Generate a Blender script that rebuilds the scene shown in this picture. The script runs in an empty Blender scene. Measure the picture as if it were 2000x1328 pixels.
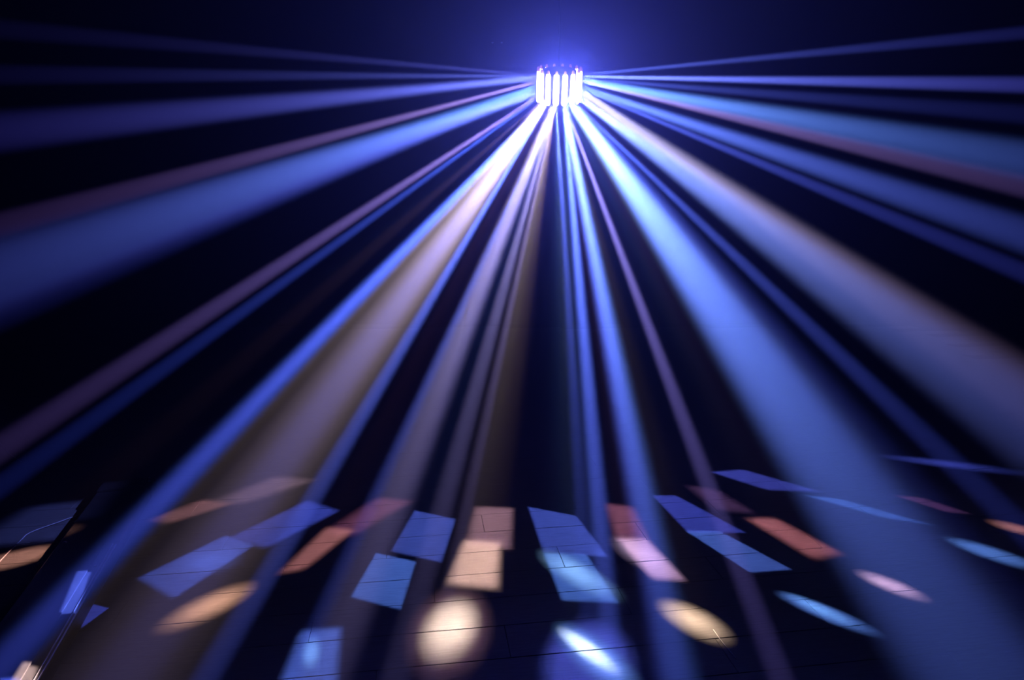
import bpy, bmesh, math, random
from mathutils import Vector, Matrix

random.seed(4)
PI = math.pi
S = bpy.context.scene
COL = S.collection

# ------------------------------------------------------------------ camera
FPX = 1303.0                      # focal length in pixels of the 2000 px frame
PITCH = math.radians(11.5)
CAM = Vector((0, 0, 1.6))
cd = bpy.data.cameras.new('camera')
cd.sensor_width = 36.0
cd.lens = FPX / 2000 * 36.0
cd.clip_start = 0.05
cam = bpy.data.objects.new('camera', cd)
cam.location = CAM
cam.rotation_euler = (PI / 2 - PITCH, 0, 0)
COL.objects.link(cam)
S.camera = cam

# ------------------------------------------------------------------ world: dark room air filled with thin haze
SIGMA = 0.035                     # scattering per metre
ABSORB = Vector((0.26, 0.32, 0.22))   # absorption per metre, red green blue
ANISO = 0.76
w = bpy.data.worlds.new('hazy_air')
S.world = w
w.use_nodes = True
nt = w.node_tree
nt.nodes.clear()
wo = nt.nodes.new('ShaderNodeOutputWorld')
bg = nt.nodes.new('ShaderNodeBackground')
bg.inputs['Color'].default_value = (0, 0, 0, 1)
bg.inputs['Strength'].default_value = 0
vs = nt.nodes.new('ShaderNodeVolumeScatter')
vs.inputs['Color'].default_value = (1, 1, 1, 1)
vs.inputs['Density'].default_value = SIGMA
vs.inputs['Anisotropy'].default_value = ANISO
nt.links.new(bg.outputs[0], wo.inputs['Surface'])
va = nt.nodes.new('ShaderNodeVolumeAbsorption')
va.inputs['Color'].default_value = (1 - ABSORB.x, 1 - ABSORB.y, 1 - ABSORB.z, 1)
va.inputs['Density'].default_value = 1.0
ad = nt.nodes.new('ShaderNodeAddShader')
nt.links.new(vs.outputs[0], ad.inputs[0])
nt.links.new(va.outputs[0], ad.inputs[1])
nt.links.new(ad.outputs[0], wo.inputs['Volume'])

vw = S.view_settings
vw.view_transform = 'Standard'
vw.look = 'None'
vw.exposure = 0.0
vw.gamma = 1.0
vw.use_curve_mapping = False
cy = S.cycles
cy.max_bounces = 3
cy.diffuse_bounces = 0
cy.glossy_bounces = 2
cy.volume_bounces = 0
cy.transparent_max_bounces = 4
cy.use_adaptive_sampling = False
cy.use_denoising = True
cy.sample_clamp_direct = 0
cy.sample_clamp_indirect = 4
cy.use_light_tree = True

# ------------------------------------------------------------------ geometry helpers
def ray(x, y):
    u = (x - 1000) / FPX
    v = (664 - y) / FPX
    return Vector((u, math.cos(PITCH) + v * math.sin(PITCH), -math.sin(PITCH) + v * math.cos(PITCH)))

def at(x, y, d):                  # the point seen at that spot of the photo, d metres in front of the lens
    return CAM + ray(x, y) * d

def on_level(x, y, z=0.0):        # the point of a level plane (the floor) seen there
    r = ray(x, y)
    return CAM + r * ((z - CAM.z) / r.z)

def lin(c):
    c /= 255.0
    return c / 12.92 if c <= 0.04045 else ((c + 0.055) / 1.055) ** 2.4

def rgb(c):
    return Vector((lin(c[0]), lin(c[1]), lin(c[2])))

def tag(o, label=None, cat=None, group=None, kind=None):
    for k, v in (('label', label), ('category', cat), ('group', group), ('kind', kind)):
        if v:
            o[k] = v
    return o

def empty(name, loc=(0, 0, 0), rot=(0, 0, 0)):
    o = bpy.data.objects.new(name, None)
    o.empty_display_size = 0.1
    o.location = loc
    o.rotation_euler = rot
    COL.objects.link(o)
    return o

def obj(name, bm, mat, parent=None, smooth=False):
    me = bpy.data.meshes.new(name)
    bmesh.ops.recalc_face_normals(bm, faces=bm.faces[:])
    if smooth:
        for f in bm.faces:
            f.smooth = True
    bm.to_mesh(me)
    bm.free()
    me.materials.append(mat)
    o = bpy.data.objects.new(name, me)
    COL.objects.link(o)
    o.parent = parent
    return o

def box(bm, c, s, bevel=0.0, seg=2, rot=None):
    m = Matrix.Translation(Vector(c))
    if rot:
        m = m @ rot
    r = bmesh.ops.create_cube(bm, size=1.0, matrix=m @ Matrix.Diagonal((s[0], s[1], s[2], 1)))
    if bevel:
        es = list({e for v in r['verts'] for e in v.link_edges})
        bmesh.ops.bevel(bm, geom=es, offset=bevel, segments=seg, affect='EDGES', profile=0.5)

def lathe(bm, prof, n=32, m=Matrix.Identity(4), a0=0.0, a1=2 * PI):
    full = abs(a1 - a0 - 2 * PI) < 1e-6
    rings = []
    for k in range(n if full else n + 1):
        a = a0 + (a1 - a0) * k / n
        rings.append([bm.verts.new(m @ Vector((r * math.cos(a), r * math.sin(a), z))) for r, z in prof])
    for k in range(n):
        A, B = rings[k], rings[(k + 1) % len(rings)]
        for i in range(len(prof) - 1):
            bm.faces.new((A[i], A[i + 1], B[i + 1], B[i]))
    bmesh.ops.remove_doubles(bm, verts=bm.verts[:], dist=1e-6)

def tube(bm, pts, r, n=8):
    pts = [Vector(p) for p in pts]
    rr = r if isinstance(r, (list, tuple)) else [r] * len(pts)
    prev = None
    up = Vector((0, 0, 1))
    for i, p in enumerate(pts):
        t = (pts[min(i + 1, len(pts) - 1)] - pts[max(i - 1, 0)]).normalized()
        q = up if abs(t.dot(up)) < 0.95 else Vector((0, 1, 0))
        x = t.cross(q).normalized()
        y = x.cross(t).normalized()
        ring = [bm.verts.new(p + (x * math.cos(2 * PI * k / n) + y * math.sin(2 * PI * k / n)) * rr[i]) for k in range(n)]
        if prev:
            for k in range(n):
                bm.faces.new((prev[k], prev[(k + 1) % n], ring[(k + 1) % n], ring[k]))
        else:
            bm.faces.new(ring)
        prev = ring
    bm.faces.new(prev[::-1])

def smooth_path(ctrl, n=8):
    c = [Vector(p) for p in ctrl]
    out = []
    for i in range(len(c) - 1):
        p0, p1, p2, p3 = c[max(i - 1, 0)], c[i], c[i + 1], c[min(i + 2, len(c) - 1)]
        for k in range(n):
            t = k / n
            out.append(0.5 * ((2 * p1) + (p2 - p0) * t + (2 * p0 - 5 * p1 + 4 * p2 - p3) * t * t + (3 * p1 - p0 - 3 * p2 + p3) * t ** 3))
    out.append(c[-1])
    return out

# ------------------------------------------------------------------ materials
def mat(name, color, rough=0.5, spec=0.5, metal=0.0, noise=None, bump=None, emit=None):
    m = bpy.data.materials.new(name)
    m.use_nodes = True
    t = m.node_tree
    b = t.nodes['Principled BSDF']
    b.inputs['Roughness'].default_value = rough
    b.inputs['Metallic'].default_value = metal
    b.inputs['Specular IOR Level'].default_value = spec
    b.inputs['Base Color'].default_value = (*color, 1)
    if noise:
        sc, amt, stretch = noise
        tc = t.nodes.new('ShaderNodeTexCoord')
        mp = t.nodes.new('ShaderNodeMapping')
        mp.inputs['Scale'].default_value = stretch
        nz = t.nodes.new('ShaderNodeTexNoise')
        nz.inputs['Scale'].default_value = sc
        nz.inputs['Detail'].default_value = 5
        rp = t.nodes.new('ShaderNodeValToRGB')
        rp.color_ramp.elements[0].position = 0.3
        rp.color_ramp.elements[1].position = 0.7
        rp.color_ramp.elements[0].color = (*[c * (1 - amt) for c in color], 1)
        rp.color_ramp.elements[1].color = (*[c * (1 + amt) for c in color], 1)
        t.links.new(tc.outputs['Object'], mp.inputs['Vector'])
        t.links.new(mp.outputs[0], nz.inputs['Vector'])
        t.links.new(nz.outputs['Fac'], rp.inputs['Fac'])
        t.links.new(rp.outputs[0], b.inputs['Base Color'])
        if bump:
            bp = t.nodes.new('ShaderNodeBump')
            bp.inputs['Strength'].default_value = bump
            bp.inputs['Distance'].default_value = 0.002
            t.links.new(nz.outputs['Fac'], bp.inputs['Height'])
            t.links.new(bp.outputs[0], b.inputs['Normal'])
    if emit:
        b.inputs['Emission Color'].default_value = (*emit[0], 1)
        b.inputs['Emission Strength'].default_value = emit[1]
        m.cycles.emission_sampling = 'NONE'
    return m

ALB = 0.15
M = {
    'plank': mat('dark_laminate', (ALB, ALB, ALB), 0.6, 0.12, noise=(9, 0.22, (1.2, 14, 4)), bump=0.12),
    'sub': mat('dark_floor_base', (0.02, 0.02, 0.02), 0.8, 0.1, noise=(20, 0.3, (1, 1, 1))),
    'wall': mat('black_wall_paint', (0.012, 0.012, 0.013), 0.9, 0.1, noise=(6, 0.3, (1, 1, 1)), bump=0.2),
    'ceil': mat('black_ceiling_paint', (0.014, 0.014, 0.016), 0.9, 0.1, noise=(8, 0.3, (1, 1, 1)), bump=0.2),
    'black': mat('black_powder_coat', (0.012, 0.012, 0.013), 0.45, 0.4, noise=(60, 0.2, (1, 1, 1))),
    'dull': mat('dull_black_paint', (0.004, 0.004, 0.004), 0.9, 0.05, noise=(60, 0.2, (1, 1, 1))),
    'case': mat('gloss_black_case', (0.02, 0.02, 0.022), 0.35, 0.4, noise=(3, 0.25, (1, 1, 1))),
    'rubber': mat('black_rubber', (0.012, 0.012, 0.012), 0.7, 0.3, noise=(40, 0.2, (1, 1, 1))),
    'rail': mat('worn_steel', (0.45, 0.46, 0.5), 0.3, 0.5, metal=1.0, noise=(30, 0.2, (1, 1, 1))),
    'lens': mat('lit_lens', (0.8, 0.85, 0.9), 0.2, 0.5, emit=((0.8, 0.9, 1.0), 9.0)),
    'led': mat('lit_status_lamp', (0.8, 0.85, 0.9), 0.3, 0.5, emit=((0.9, 0.95, 1.0), 5.0)),
    'tip': mat('pink_clip_glow', (0.5, 0.25, 0.25), 0.5, 0.3, emit=((1.0, 0.30, 0.36), 0.45)),  # lens clips: emission stands in for the pinkish light on them
    'cable': mat('pale_grey_cable', (0.55, 0.56, 0.6), 0.5, 0.4, noise=(30, 0.2, (1, 1, 1))),
    'string': mat('white_string', (0.85, 0.85, 0.88), 0.6, 0.3, noise=(200, 0.1, (1, 1, 1))),
}

# the lenses are clear plastic: they glow and let the lamps behind them through
m = bpy.data.materials['lit_lens']
t = m.node_tree
t.nodes.remove(t.nodes['Principled BSDF'])
em = t.nodes.new('ShaderNodeEmission')
em.inputs['Color'].default_value = (0.8, 0.9, 1.0, 1)
em.inputs['Strength'].default_value = 8.0
tr = t.nodes.new('ShaderNodeBsdfTransparent')
ad = t.nodes.new('ShaderNodeAddShader')
t.links.new(em.outputs[0], ad.inputs[0])
t.links.new(tr.outputs[0], ad.inputs[1])
t.links.new(ad.outputs[0], t.nodes['Material Output'].inputs['Surface'])

# ------------------------------------------------------------------ the room
X0, X1, Y0, Y1, ZC = -6.2, 6.2, -4.0, 9.0, 3.3
def slab(name, c, s, m, label=None):
    bm = bmesh.new()
    box(bm, c, s)
    return tag(obj(name, bm, m), label, kind='structure')
T = 0.12
floor = slab('floor', ((X0 + X1) / 2, (Y0 + Y1) / 2, -0.012 - T / 2), (X1 - X0 + 2 * T, Y1 - Y0 + 2 * T, T), M['sub'], 'dark plank floor of the hazy room')
slab('ceiling', ((X0 + X1) / 2, (Y0 + Y1) / 2, ZC + T / 2), (X1 - X0 + 2 * T, Y1 - Y0 + 2 * T, T), M['ceil'], 'black painted ceiling above the derby light')
H2 = (ZC - 0.012) / 2
for n, c, s in (('wall_back', ((X0 + X1) / 2, Y1 + T / 2, H2), (X1 - X0 + 2 * T, T, ZC + 0.012)),
                ('wall_front', ((X0 + X1) / 2, Y0 - T / 2, H2), (X1 - X0 + 2 * T, T, ZC + 0.012)),
                ('wall_left', (X0 - T / 2, (Y0 + Y1) / 2, H2), (T, Y1 - Y0, ZC + 0.012)),
                ('wall_right', (X1 + T / 2, (Y0 + Y1) / 2, H2), (T, Y1 - Y0, ZC + 0.012))):
    slab(n, c, s, M['wall'], 'black painted wall of the room')

# floor planks: 19 cm laminate boards running almost across the view
PW, PL, GAP, PA = 0.19, 1.25, 0.0014, math.radians(8)
bm = bmesh.new()
box(bm, (0, 0, -0.006), (PL - GAP, PW - GAP, 0.012))
es = [e for e in bm.edges if all(v.co.z > -0.001 for v in e.verts)]
bmesh.ops.bevel(bm, geom=es, offset=0.0016, segments=1, affect='EDGES')
pm = bpy.data.meshes.new('plank')
bmesh.ops.recalc_face_normals(bm, faces=bm.faces[:])
bm.to_mesh(pm)
bm.free()
pm.materials.append(M['plank'])
ca, sa = math.cos(PA), math.sin(PA)
ORI = Vector((-0.33, 2.56))       # a known end joint
rows = []
rest = bmesh.new()
count = 0
for r in range(-30, 40):
    off = (0.0, 0.47, 0.83, 0.21, 0.62)[r % 5] * PL if r else 0.0
    for k in range(-7, 8):
        lx, ly = (k + 0.5) * PL + off, r * PW
        if r == 0 and k == -8:
            continue
        x = ORI.x + lx * ca - ly * sa
        y = ORI.y + lx * sa + ly * ca
        if x < X0 + 0.75 or x > X1 - 0.75 or y < 0.4 or y > Y1 - 0.35:
            continue
        lim = 0.80 * y + 1.2
        near = 1.45 < y < 5.3 and abs(x) < lim
        if near and count < 295:
            o = bpy.data.objects.new('plank', pm)
            COL.objects.link(o)
            o.location = (x, y, random.uniform(-0.0006, 0.0006))
            o.rotation_euler = (random.uniform(-1, 1) * 0.0012, random.uniform(-1, 1) * 0.0004, PA)
            o.parent = floor
            count += 1
        else:
            rest_m = Matrix.Translation((x, y, 0)) @ Matrix.Rotation(PA, 4, 'Z')
            bmesh.ops.create_cube(rest, size=1.0, matrix=rest_m @ Matrix.Translation((0, 0, -0.006)) @ Matrix.Diagonal((PL - GAP, PW - GAP, 0.012, 1)))
ro = obj('far_planks', rest, M['plank'], floor)
tag(ro, kind='stuff')

# ------------------------------------------------------------------ the derby light
FIX = at(1092, 168, 4.167)        # centre of the lens ring
RING, LENS_H, NL = 0.134, 0.190, 16
TILT = math.radians(20)           # hung nose-down towards the room
root = empty('derby_light', FIX, (TILT, 0, 0))
tag(root, 'round derby effect light with a ring of glowing white lenses, hung from the ceiling', 'stage light')
bm = bmesh.new()
lathe(bm, [(0, 0.108), (0.06, 0.106), (0.095, 0.100), (0.104, 0.090), (0.104, -0.086), (0.094, -0.096), (0, -0.098)], 32)
obj('housing', bm, M['black'], root, True)
bm = bmesh.new()
lw, hh = 0.0195, LENS_H / 2
prof = [(0, -hh)] + [(lw * math.sin(a), -hh + lw * (1 - math.cos(a))) for a in (0.5, 1.0, 1.57)]
prof += [(lw * 0.96, 0.0)] + [(lw * 0.9 * math.sin(a), hh - lw * (1 - math.cos(a))) for a in (1.57, 1.0, 0.5)] + [(0, hh)]
lathe(bm, prof, 16)
bmesh.ops.scale(bm, vec=(0.46, 1.0, 1.0), verts=bm.verts[:])
lens_ob = obj('lens', bm, M['lens'], root, True)
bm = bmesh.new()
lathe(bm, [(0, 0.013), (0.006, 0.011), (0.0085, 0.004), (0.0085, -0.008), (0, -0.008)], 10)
tip_ob = obj('lens_clip', bm, M['tip'], None, True)  # clip above each lens, no lamp of its own; its glow is added
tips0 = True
LENS = []
for k in range(NL):
    a = -PI / 2 + (k + 0.5) * 2 * PI / NL
    p = Vector((RING * math.cos(a), RING * math.sin(a), 0))
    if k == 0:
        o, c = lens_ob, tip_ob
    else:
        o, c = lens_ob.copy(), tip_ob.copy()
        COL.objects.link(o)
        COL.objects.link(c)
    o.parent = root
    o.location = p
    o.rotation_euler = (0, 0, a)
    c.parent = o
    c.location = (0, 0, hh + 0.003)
    LENS.append((a, Vector((math.cos(a), math.sin(a), 0))))
# drop tube and ceiling plate
RT = Matrix.Rotation(TILT, 4, 'X')
LOC = Matrix.Translation(FIX) @ RT
inv = LOC.inverted()
topc = inv @ Vector((FIX.x, FIX.y + 0.03, FIX.z + 0.10))
bm = bmesh.new()
tube(bm, [topc, inv @ Vector((FIX.x, FIX.y + 0.03, ZC - 0.011))], 0.006, 10)
obj('drop_tube', bm, M['dull'], root, True)
bm = bmesh.new()
mm = inv @ Matrix.Translation((FIX.x, FIX.y + 0.03, ZC))
lathe(bm, [(0, 0), (0.05, 0), (0.05, -0.008), (0.045, -0.012), (0, -0.012)], 20, mm)
obj('ceiling_plate', bm, M['black'], root)
bm = bmesh.new()
lathe(bm, [(0, 0.006), (0.007, 0.004), (0.008, 0.0), (0.007, -0.004), (0, -0.006)], 12, inv @ Matrix.Translation(at(1094, 142, 4.045)))
led = obj('status_lamp', bm, M['led'], root, True)
bm = bmesh.new()
lathe(bm, [(0, 0.004), (0.004, 0.003), (0.005, 0.0), (0.004, -0.003), (0, -0.004)], 12, inv @ Matrix.Translation(at(1081, 142, 4.06)))
obj('status_lamp', bm, M['led'], root, True)['label'] = 'tiny white status lamp'

# two bare screws in the ceiling behind the light
for k, (x, y) in enumerate(((962, 82), (980, 82))):
    r = ray(x, y)
    p = CAM + r * ((ZC - CAM.z) / r.z)
    bm = bmesh.new()
    lathe(bm, [(0, -0.014), (0.008, -0.013), (0.012, -0.008), (0.012, 0.001), (0, 0.001)], 12, Matrix.Translation(p))
    tag(obj('ceiling_screw', bm, M['string'], None, True), 'pale screw head in the dark ceiling behind the derby light', 'screw', 'pair of screws in the ceiling')

# --- the light it throws: one narrow lamp behind a lens for each beam
FI = LOC
def mulv(a, b):
    return Vector((a.x * b.x, a.y * b.y, a.z * b.z))

def ext(l):                       # what the hazy air takes away over l metres
    return Vector([math.exp((SIGMA + q) * l) for q in ABSORB])

def hg(c):
    return (1 - ANISO ** 2) / (4 * PI * (1 + ANISO ** 2 - 2 * ANISO * c) ** 1.5)

ZT = ((-200, 0.06), (100, 0.06), (280, 0.035), (330, 0.0), (420, -0.03), (650, -0.07))
def project(p):
    q = p - CAM
    d = q.y * math.cos(PITCH) - q.z * math.sin(PITCH)
    return 1000 + FPX * q.x / d, 664 - FPX * (q.y * math.sin(PITCH) + q.z * math.cos(PITCH)) / d, d

def lens_point(target):           # outside the lens that faces the target best
    d = (inv @ Vector(target))
    best = max(LENS, key=lambda q: q[1].dot(Vector((d.x, d.y, 0)).normalized()))
    yy = project(Vector(target))[1]
    z = -0.07
    for (ya, za), (yb, zb) in zip(ZT, ZT[1:]):
        if ya <= yy <= yb:
            z = za + (zb - za) * (yy - ya) / (yb - ya)
    return FI @ (best[1] * (RING - 0.012) + Vector((0, 0, z)))

def add_spot(name, src, dst, angle, blend, watts, color, radius=0.0):
    ld = bpy.data.lights.new(name, 'SPOT')
    ld.energy = watts
    ld.color = color
    ld.spot_size = angle
    ld.spot_blend = blend
    ld.shadow_soft_size = radius
    o = bpy.data.objects.new(name, ld)
    COL.objects.link(o)
    q = (Vector(dst) - src).to_track_quat('-Z', 'Y')
    mw = Matrix.LocRotScale(src, q, None)
    o.parent = root
    o.matrix_parent_inverse = inv
    o.matrix_basis = mw
    return o, ld, mw

BEAM_GAIN = 0.75
def beam(x, y, width, srgb, d=None, land=None, blend=0.8, radius=0.019):
    """a beam seen width px wide at (x, y) with that colour; it either runs d metres deep there
    or carries on to the floor at photo height land, in front of the frame"""
    if d is None:
        s = lens_point(at(x, y, 3.2))
        sx, sy, _ = project(s)
        end = on_level(sx + (x - sx) * (land - sy) / (y - sy), land)
        lo, hi = 0.0, 1.0
        for _ in range(40):
            m = (lo + hi) / 2
            if project(s.lerp(end, m))[1] < y:
                lo = m
            else:
                hi = m
        p = s.lerp(end, lo)
        d = project(p)[2]
    else:
        p = at(x, y, d)
        s = lens_point(p)
    r = (p - s).length
    wm = width * d / FPX
    ang = 2 * math.atan(wm / 2 / r)
    bd = (p - s).normalized()
    vd = (CAM - p).normalized()
    sn = max(0.25, math.sqrt(max(0, 1 - bd.dot(vd) ** 2)))
    thick = wm * (1 - 0.55 * blend) / sn
    I = mulv(rgb(srgb), ext(r + (p - CAM).length)) * (r * r / (SIGMA * hg(bd.dot(vd)) * thick))
    mx = max(I)
    add_spot('beam_lamp', s, p, ang * (1 + 0.25 * blend), blend, mx * 4 * PI * BEAM_GAIN, I / mx, radius if width > 26 else 0.010)

def gobo(ld, kind, vecs, lo, hi):
    """shape of the light: a four-sided slide (quad) or a round one (ellipse)"""
    ld.use_nodes = True
    t = ld.node_tree
    t.nodes.clear()
    out = t.nodes.new('ShaderNodeOutputLight')
    em = t.nodes.new('ShaderNodeEmission')
    tc = t.nodes.new('ShaderNodeTexCoord')
    sp = t.nodes.new('ShaderNodeSeparateXYZ')
    t.links.new(tc.outputs['Normal'], sp.inputs[0])
    def mth(op, a, b=None):
        n = t.nodes.new('ShaderNodeMath')
        n.operation = op
        for i, v in enumerate((a, b)):
            if v is None:
                continue
            if isinstance(v, (int, float)):
                n.inputs[i].default_value = v
            else:
                t.links.new(v, n.inputs[i])
        return n.outputs[0]
    u = mth('DIVIDE', sp.outputs[0], sp.outputs[2])
    v = mth('DIVIDE', sp.outputs[1], sp.outputs[2])
    cb = t.nodes.new('ShaderNodeCombineXYZ')
    t.links.new(u, cb.inputs[0])
    t.links.new(v, cb.inputs[1])
    cb.inputs[2].default_value = 1
    ds = []
    for vec in vecs:
        n = t.nodes.new('ShaderNodeVectorMath')
        n.operation = 'DOT_PRODUCT'
        n.inputs[1].default_value = vec
        t.links.new(cb.outputs[0], n.inputs[0])
        ds.append(n.outputs['Value'])
    def ss(val, a, b):
        n = t.nodes.new('ShaderNodeMapRange')
        n.interpolation_type = 'SMOOTHSTEP'
        t.links.new(val, n.inputs[0])
        n.inputs[1].default_value = a
        n.inputs[2].default_value = b
        return n.outputs[0]
    if kind == 'quad':
        f = None
        for q in ds:
            g = ss(q, lo, hi)
            f = g if f is None else mth('MULTIPLY', f, g)
    else:
        r = mth('SQRT', mth('ADD', mth('MULTIPLY', ds[0], ds[0]), mth('MULTIPLY', ds[1], ds[1])))
        n = t.nodes.new('ShaderNodeMapRange')
        n.interpolation_type = 'SMOOTHSTEP'
        t.links.new(r, n.inputs[0])
        n.inputs[1].default_value = lo
        n.inputs[2].default_value = hi
        n.inputs[3].default_value = 1
        n.inputs[4].default_value = 0
        f = n.outputs[0]
    t.links.new(f, em.inputs['Strength'])
    t.links.new(em.outputs[0], out.inputs[0])

def patch_light(c, pts, srgb, alb, src):
    s = lens_point(c) if src is None else src
    dv = c - s
    r = dv.length
    cosi = max(0.1, -dv.z / r)
    E = rgb(srgb) * PI / alb
    I = mulv(E, ext(r + (c - CAM).length)) * (r * r / cosi)
    mx = max(I)
    ang = max(dv.normalized().angle((p - s).normalized()) for p in pts)
    return s, mx * 4 * PI, I / mx, ang

def quad(pix, srgb, soft=0.12, z=0.0, alb=ALB, src=None):
    P = [on_level(x, y, z) for x, y in pix]
    c = sum(P, Vector()) / 4
    s, watts, col, ang = patch_light(c, P, srgb, alb, src)
    o, ld, mw = add_spot('slide_lamp', s, c, 2 * ang * 1.25, 0.0, watts, col)
    mi = mw.inverted()
    uv = []
    for p in P:
        q = mi @ p
        uv.append((q.x / q.z, q.y / q.z))
    area = sum(uv[i][0] * uv[(i + 1) % 4][1] - uv[(i + 1) % 4][0] * uv[i][1] for i in range(4))
    if area < 0:
        uv.reverse()
    cx, cyy = sum(a for a, b in uv) / 4, sum(b for a, b in uv) / 4
    vecs, dist = [], []
    for i in range(4):
        (ax, ay), (bx, by) = uv[i], uv[(i + 1) % 4]
        nx, ny = -(by - ay), bx - ax
        L = math.hypot(nx, ny)
        nx, ny = nx / L, ny / L
        c0 = -(nx * ax + ny * ay)
        vecs.append((nx, ny, c0))
        dist.append(nx * cx + ny * cyy + c0)
    h = min(dist)
    gobo(ld, 'quad', vecs, -soft * h, soft * h)

def oval(c, a, b, srgb, soft=0.35, z=0.0, alb=ALB, src=None):
    """ellipse on the floor: centre, end of the long half-axis, end of the short half-axis (photo spots)"""
    C, A, B = (on_level(x, y, z) for x, y in (c, a, b))
    s, watts, col, ang = patch_light(C, [A, B, 2 * C - A, 2 * C - B], srgb, alb, src)
    o, ld, mw = add_spot('slide_lamp', s, C, 2 * ang * (1.25 + soft), 0.0, watts, col)
    mi = mw.inverted()
    (u0, v0), (u1, v1), (u2, v2) = ((q.x / q.z, q.y / q.z) for q in (mi @ p for p in (C, A, B)))
    m = Matrix(((u1 - u0, u2 - u0), (v1 - v0, v2 - v0))).inverted()
    vecs = [(m[i][0], m[i][1], -(m[i][0] * u0 + m[i][1] * v0)) for i in (0, 1)]
    gobo(ld, 'oval', vecs, max(0.0, 1 - 1.7 * soft), 1 + 1.1 * soft)

# beams left of the light, from the top round to straight down
for b in (
    (800, 126, 10, (34, 36, 92), 4.2),
    (700, 148, 14, (34, 38, 94), 4.45),
    (600, 197, 34, (54, 58, 138), 4.5),
    (600, 279, 22, (68, 54, 102), 4.30),
    (600, 325, 54, (42, 64, 120), 4.10),
    (300, 432, 110, (30, 34, 92), 4.05),
    (620, 352, 30, (24, 30, 90), 4.05),
    (703, 416, 19, (82, 68, 130), 3.7),
    (690, 452, 16, (30, 44, 124), 3.7),
    (515, 772, 42, (38, 54, 126), None, 1480),
    (400, 890, 40, (26, 30, 104), None, 1480),
    (880, 452, 66, (150, 132, 124), None, 1800),
    (628, 790, 110, (44, 38, 62), None, 1600),
    (640, 780, 66, (32, 32, 80), None, 1600),
    (770, 705, 26, (50, 64, 150), None, 1420),
    (880, 650, 18, (34, 48, 130), None, 1400),
    (970, 475, 28, (120, 106, 100), None, 2600),
    (905, 650, 42, (76, 72, 128), None, 1440),
    (979, 580, 22, (84, 78, 122), None, 1420),
    (1002, 580, 13, (66, 58, 100), None, 1420),
    # right of the dark middle
    (1112, 620, 16, (36, 46, 130), None, 1420),
    (1140, 650, 22, (54, 74, 152), None, 1420),
    (1168, 980, 34, (30, 36, 104), None, 1480),
    (1204, 700, 36, (54, 80, 152), None, 1430),
    (1264, 1050, 58, (34, 42, 112), None, 1500),
    (1260, 620, 20, (82, 74, 140), None, 1420),
    (1272, 423, 60, (104, 130, 150), None, 2000),
    (1452, 675, 105, (38, 58, 104), None, 1700),
    (1602, 890, 160, (30, 40, 116), None, 1600),
    (1425, 560, 50, (26, 32, 100), None, 1560),
    (1520, 580, 26, (28, 38, 104), 3.4),
    (1430, 378, 42, (106, 100, 132), 4.1),
    (1549, 492, 80, (74, 88, 162), 3.8),
    (1590, 474, 36, (44, 33, 36), 3.9),
    (1560, 350, 20, (34, 42, 116), 3.9),
    (1611, 329, 40, (52, 68, 150), 3.9),
    (1580, 264, 24, (76, 62, 112), 4.0),
    (1641, 248, 46, (56, 82, 156), 4.1),
    (1701, 160, 22, (56, 62, 148), 4.4),
    (1560, 106, 14, (34, 40, 104), 4.2),
    (1560, 188, 20, (24, 30, 84), 4.1),
):
    beam(*b)

# patches on the floor
BL = (58, 82, 165)
for q in (
    (((590, 1232), (665, 1226), (648, 1400), (520, 1400)), (54, 74, 152), 0.30),
    (((735, 1080), (812, 1097), (782, 1190), (686, 1165)), (52, 78, 152), 0.10),
    (((810, 997), (889, 1014), (862, 1098), (765, 1076)), (48, 62, 140), 0.10),
    (((908, 1056), (975, 1060), (970, 1148), (876, 1140)), (198, 158, 146), 0.35),
    (((930, 990), (1000, 993), (995, 1072), (912, 1062)), (120, 88, 100), 0.30),
    (((1032, 990), (1125, 1008), (1187, 1088), (1062, 1078)), (48, 62, 142), 0.10),
    (((1062, 1080), (1145, 1083), (1207, 1177), (1098, 1172)), (50, 78, 148), 0.12),
    (((1205, 1052), (1262, 1052), (1335, 1132), (1275, 1130)), (170, 130, 165), 0.40),
    (((1185, 985), (1235, 990), (1265, 1055), (1205, 1050)), (104, 60, 80), 0.50),
    (((1275, 968), (1320, 968), (1455, 1040), (1345, 1040)), (44, 52, 140), 0.15),
    (((1340, 1037), (1405, 1037), (1545, 1112), (1465, 1118)), (52, 74, 148), 0.12),
    (((1345, 950), (1395, 955), (1470, 1002), (1400, 995)), (56, 36, 64), 0.60),
    (((1462, 1014), (1512, 1012), (1640, 1080), (1588, 1090)), (134, 78, 84), 0.50),
    (((1390, 922), (1450, 917), (1600, 960), (1500, 957)), (46, 52, 136), 0.25),
    (((1575, 968), (1640, 974), (1815, 1024), (1730, 1012)), (40, 66, 130), 0.50),
    (((1750, 968), (1800, 972), (1890, 1002), (1850, 1000)), (60, 34, 66), 0.60),
    (((440, 1046), (495, 1065), (340, 1168), (272, 1128)), (42, 58, 136), 0.15),
    (((600, 978), (660, 998), (520, 1070), (450, 1050)), (40, 50, 132), 0.20),
    (((640, 1030), (690, 1035), (592, 1112), (548, 1118)), (130, 80, 80), 0.55),
    (((740, 972), (800, 980), (690, 1045), (645, 1035)), (84, 46, 66), 0.55),
    (((395, 976), (450, 984), (330, 1022), (298, 1014)), (96, 62, 66), 0.50),
    (((540, 930), (610, 938), (470, 985), (420, 978)), (76, 58, 70), 0.60),
    (((60, 990), (200, 975), (140, 1050), (-60, 1070)), (24, 28, 66), 0.40),
):
    quad(*q)
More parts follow.
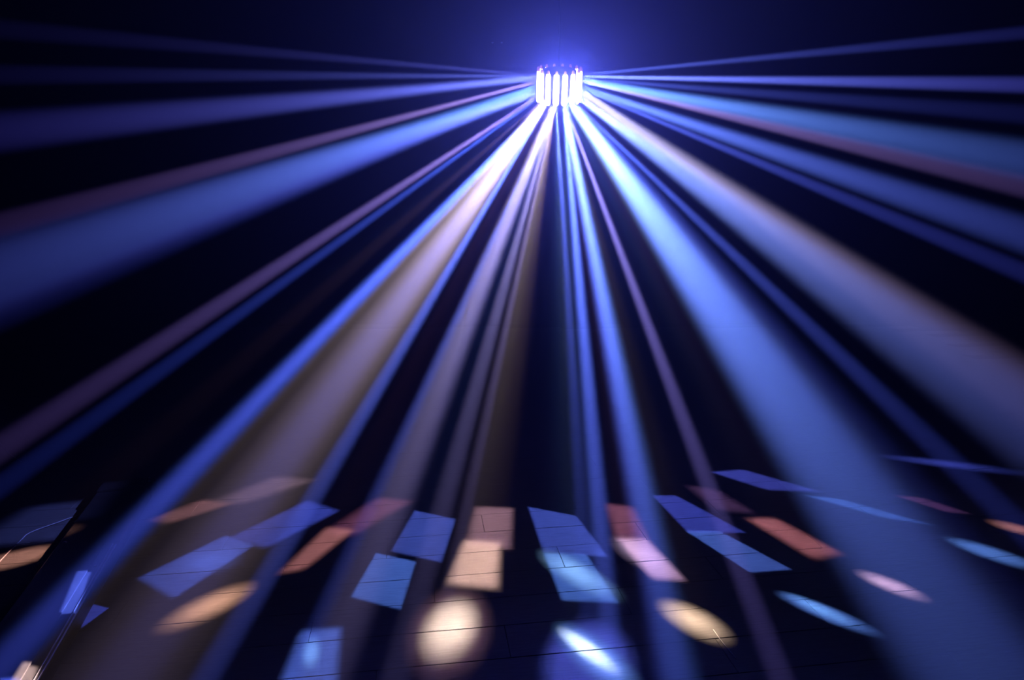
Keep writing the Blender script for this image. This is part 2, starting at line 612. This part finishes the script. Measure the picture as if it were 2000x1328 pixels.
for q in (
    ((880, 1224), (898, 1178), (924, 1231), (238, 214, 190), 0.45),
    ((880, 1224), (900, 1160), (944, 1234), (100, 70, 80), 0.40),
    ((608, 1274), (612, 1252), (622, 1276), (90, 130, 180), 0.70),
    ((1146, 1268), (1106, 1236), (1162, 1262), (225, 245, 255), 0.50),
    ((1160, 1278), (1108, 1230), (1190, 1268), (80, 120, 180), 0.50),
    ((1150, 1290), (1150, 1215), (1235, 1290), (46, 54, 136), 0.25),
    ((1125, 1118), (1078, 1086), (1150, 1112), (110, 150, 190), 0.60),
    ((1250, 1082), (1215, 1056), (1275, 1078), (130, 110, 140), 0.60),
    ((1352, 1210), (1312, 1184), (1373, 1201), (242, 204, 172), 0.75),
    ((1610, 1195), (1528, 1160), (1624, 1186), (62, 92, 165), 0.25),
    ((1600, 1189), (1555, 1168), (1608, 1184), (80, 125, 175), 0.70),
    ((1738, 1142), (1690, 1122), (1748, 1135), (196, 156, 190), 0.60),
    ((1935, 1080), (1862, 1056), (1940, 1070), (70, 105, 180), 0.40),
    ((1985, 1032), (1940, 1020), (1988, 1025), (140, 90, 84), 0.50),
    ((1850, 906), (1752, 894), (1852, 900), (40, 48, 128), 0.60),
    ((412, 1181), (352, 1210), (423, 1193), (205, 150, 124), 0.9),
    ((410, 1095), (360, 1110), (425, 1112), (40, 56, 120), 0.60),
    ((34, 1090), (-50, 1112), (38, 1104), (140, 96, 84), 0.30),
):
    oval(*q)

# soft spill of all the lenses together: a little all round, plus an added wide spot towards the viewer that raises the haze glow
sp_at = FIX + Vector((0, -0.24, -0.03))
ld = bpy.data.lights.new('lens_spill', 'POINT')
ld.energy = 32.0
ld.color = (0.10, 0.18, 1.0)
ld.shadow_soft_size = 0.03
o = bpy.data.objects.new('lens_spill', ld)
COL.objects.link(o)
o.parent = root
o.matrix_parent_inverse = inv
o.matrix_basis = Matrix.Translation(sp_at)
add_spot('lens_spill', sp_at, CAM + Vector((0, 0, -0.7)), math.radians(80), 1.0, 300.0, (0.09, 0.15, 1.0), 0.03)

# ------------------------------------------------------------------ long low case on the floor
CA = math.atan2(-0.959, 0.283)    # runs towards the viewer
CW, CL, CH = 0.26, 2.3, 0.08
case = empty('equipment_case', (-2.15, 3.51, 0.001), (0, 0, CA))
tag(case, 'long low glossy black equipment case lying on the dark plank floor', 'case')
bm = bmesh.new()
box(bm, (CL / 2, 0, CH / 2), (CL, CW, CH), 0.012, 3)
obj('body', bm, M['case'], case)
bm = bmesh.new()
box(bm, (0.06, 0, CH / 2 + 0.005), (0.16, CW + 0.012, CH + 0.012), 0.022, 4)
obj('end_cap', bm, M['case'], case)
bm = bmesh.new()
box(bm, (0.80 + 0.7, -0.010, CH + 0.003), (1.5, CW - 0.085, 0.006), 0.003, 2)
obj('top_panel', bm, M['case'], case)
for y in (CW / 2 - 0.014, CW / 2 - 0.003):
    bm = bmesh.new()
    box(bm, (0.78 + 0.7, y, CH + (0.002 if y < CW / 2 - 0.01 else -0.002)), (1.4, 0.005, 0.006), 0.002, 2)
    obj('edge_rail', bm, M['rail'], case)
for x, y, r in ((0.02, CW / 2 - 0.02, 0.008), (0.07, CW / 2 - 0.01, 0.007), (0.70, -CW / 2 + 0.03, 0.009), (0.97, CW / 2 - 0.035, 0.007)):
    bm = bmesh.new()
    z = CH + 0.011 if x < 0.1 else CH
    lathe(bm, [(0, 0.006), (r * 0.7, 0.005), (r, 0.001), (r, -0.001), (0, -0.001)], 12, Matrix.Translation((x, y, z)))
    obj('bolt', bm, M['rail'], case, True)
quad(((150, 1116), (181, 1114), (150, 1193), (116, 1196)), (60, 76, 165), 0.25, CH + 0.006, 0.02)
quad(((178, 1180), (212, 1188), (160, 1226), (152, 1222)), (34, 42, 120), 0.25)
quad(((45, 1294), (76, 1298), (66, 1350), (10, 1350)), (180, 150, 140), 0.40, CH + 0.006, 0.02)

# ------------------------------------------------------------------ cables and bits on the floor
def cable(name, pix, r, m, label, cat, z=None):
    pts = [on_level(x, y, r) + Vector((0, 0, r + 0.002)) * 0 for x, y in pix]
    pts = [Vector((p.x, p.y, r + 0.001)) for p in pts]
    bm = bmesh.new()
    tube(bm, smooth_path(pts, 6), r, 8)
    return tag(obj(name, bm, m, None, True), label, cat)
cable('cable', ((172, 992), (160, 1003), (120, 1018), (60, 1040), (40, 1056), (0, 1096), (-60, 1160)), 0.003, M['cable'], 'thin pale cable curving along the floor beside the black case', 'cable')
cable('cable', ((-60, 800), (0, 866), (18, 886), (42, 902)), 0.003, M['cable'], 'short loose cable end on the far floor, away from the black case', 'cable')
cable('string', ((1393, 1230), (1412, 1256), (1438, 1287)), 0.0014, M['string'], 'short straight white string on the floor beside the round amber light', 'string')
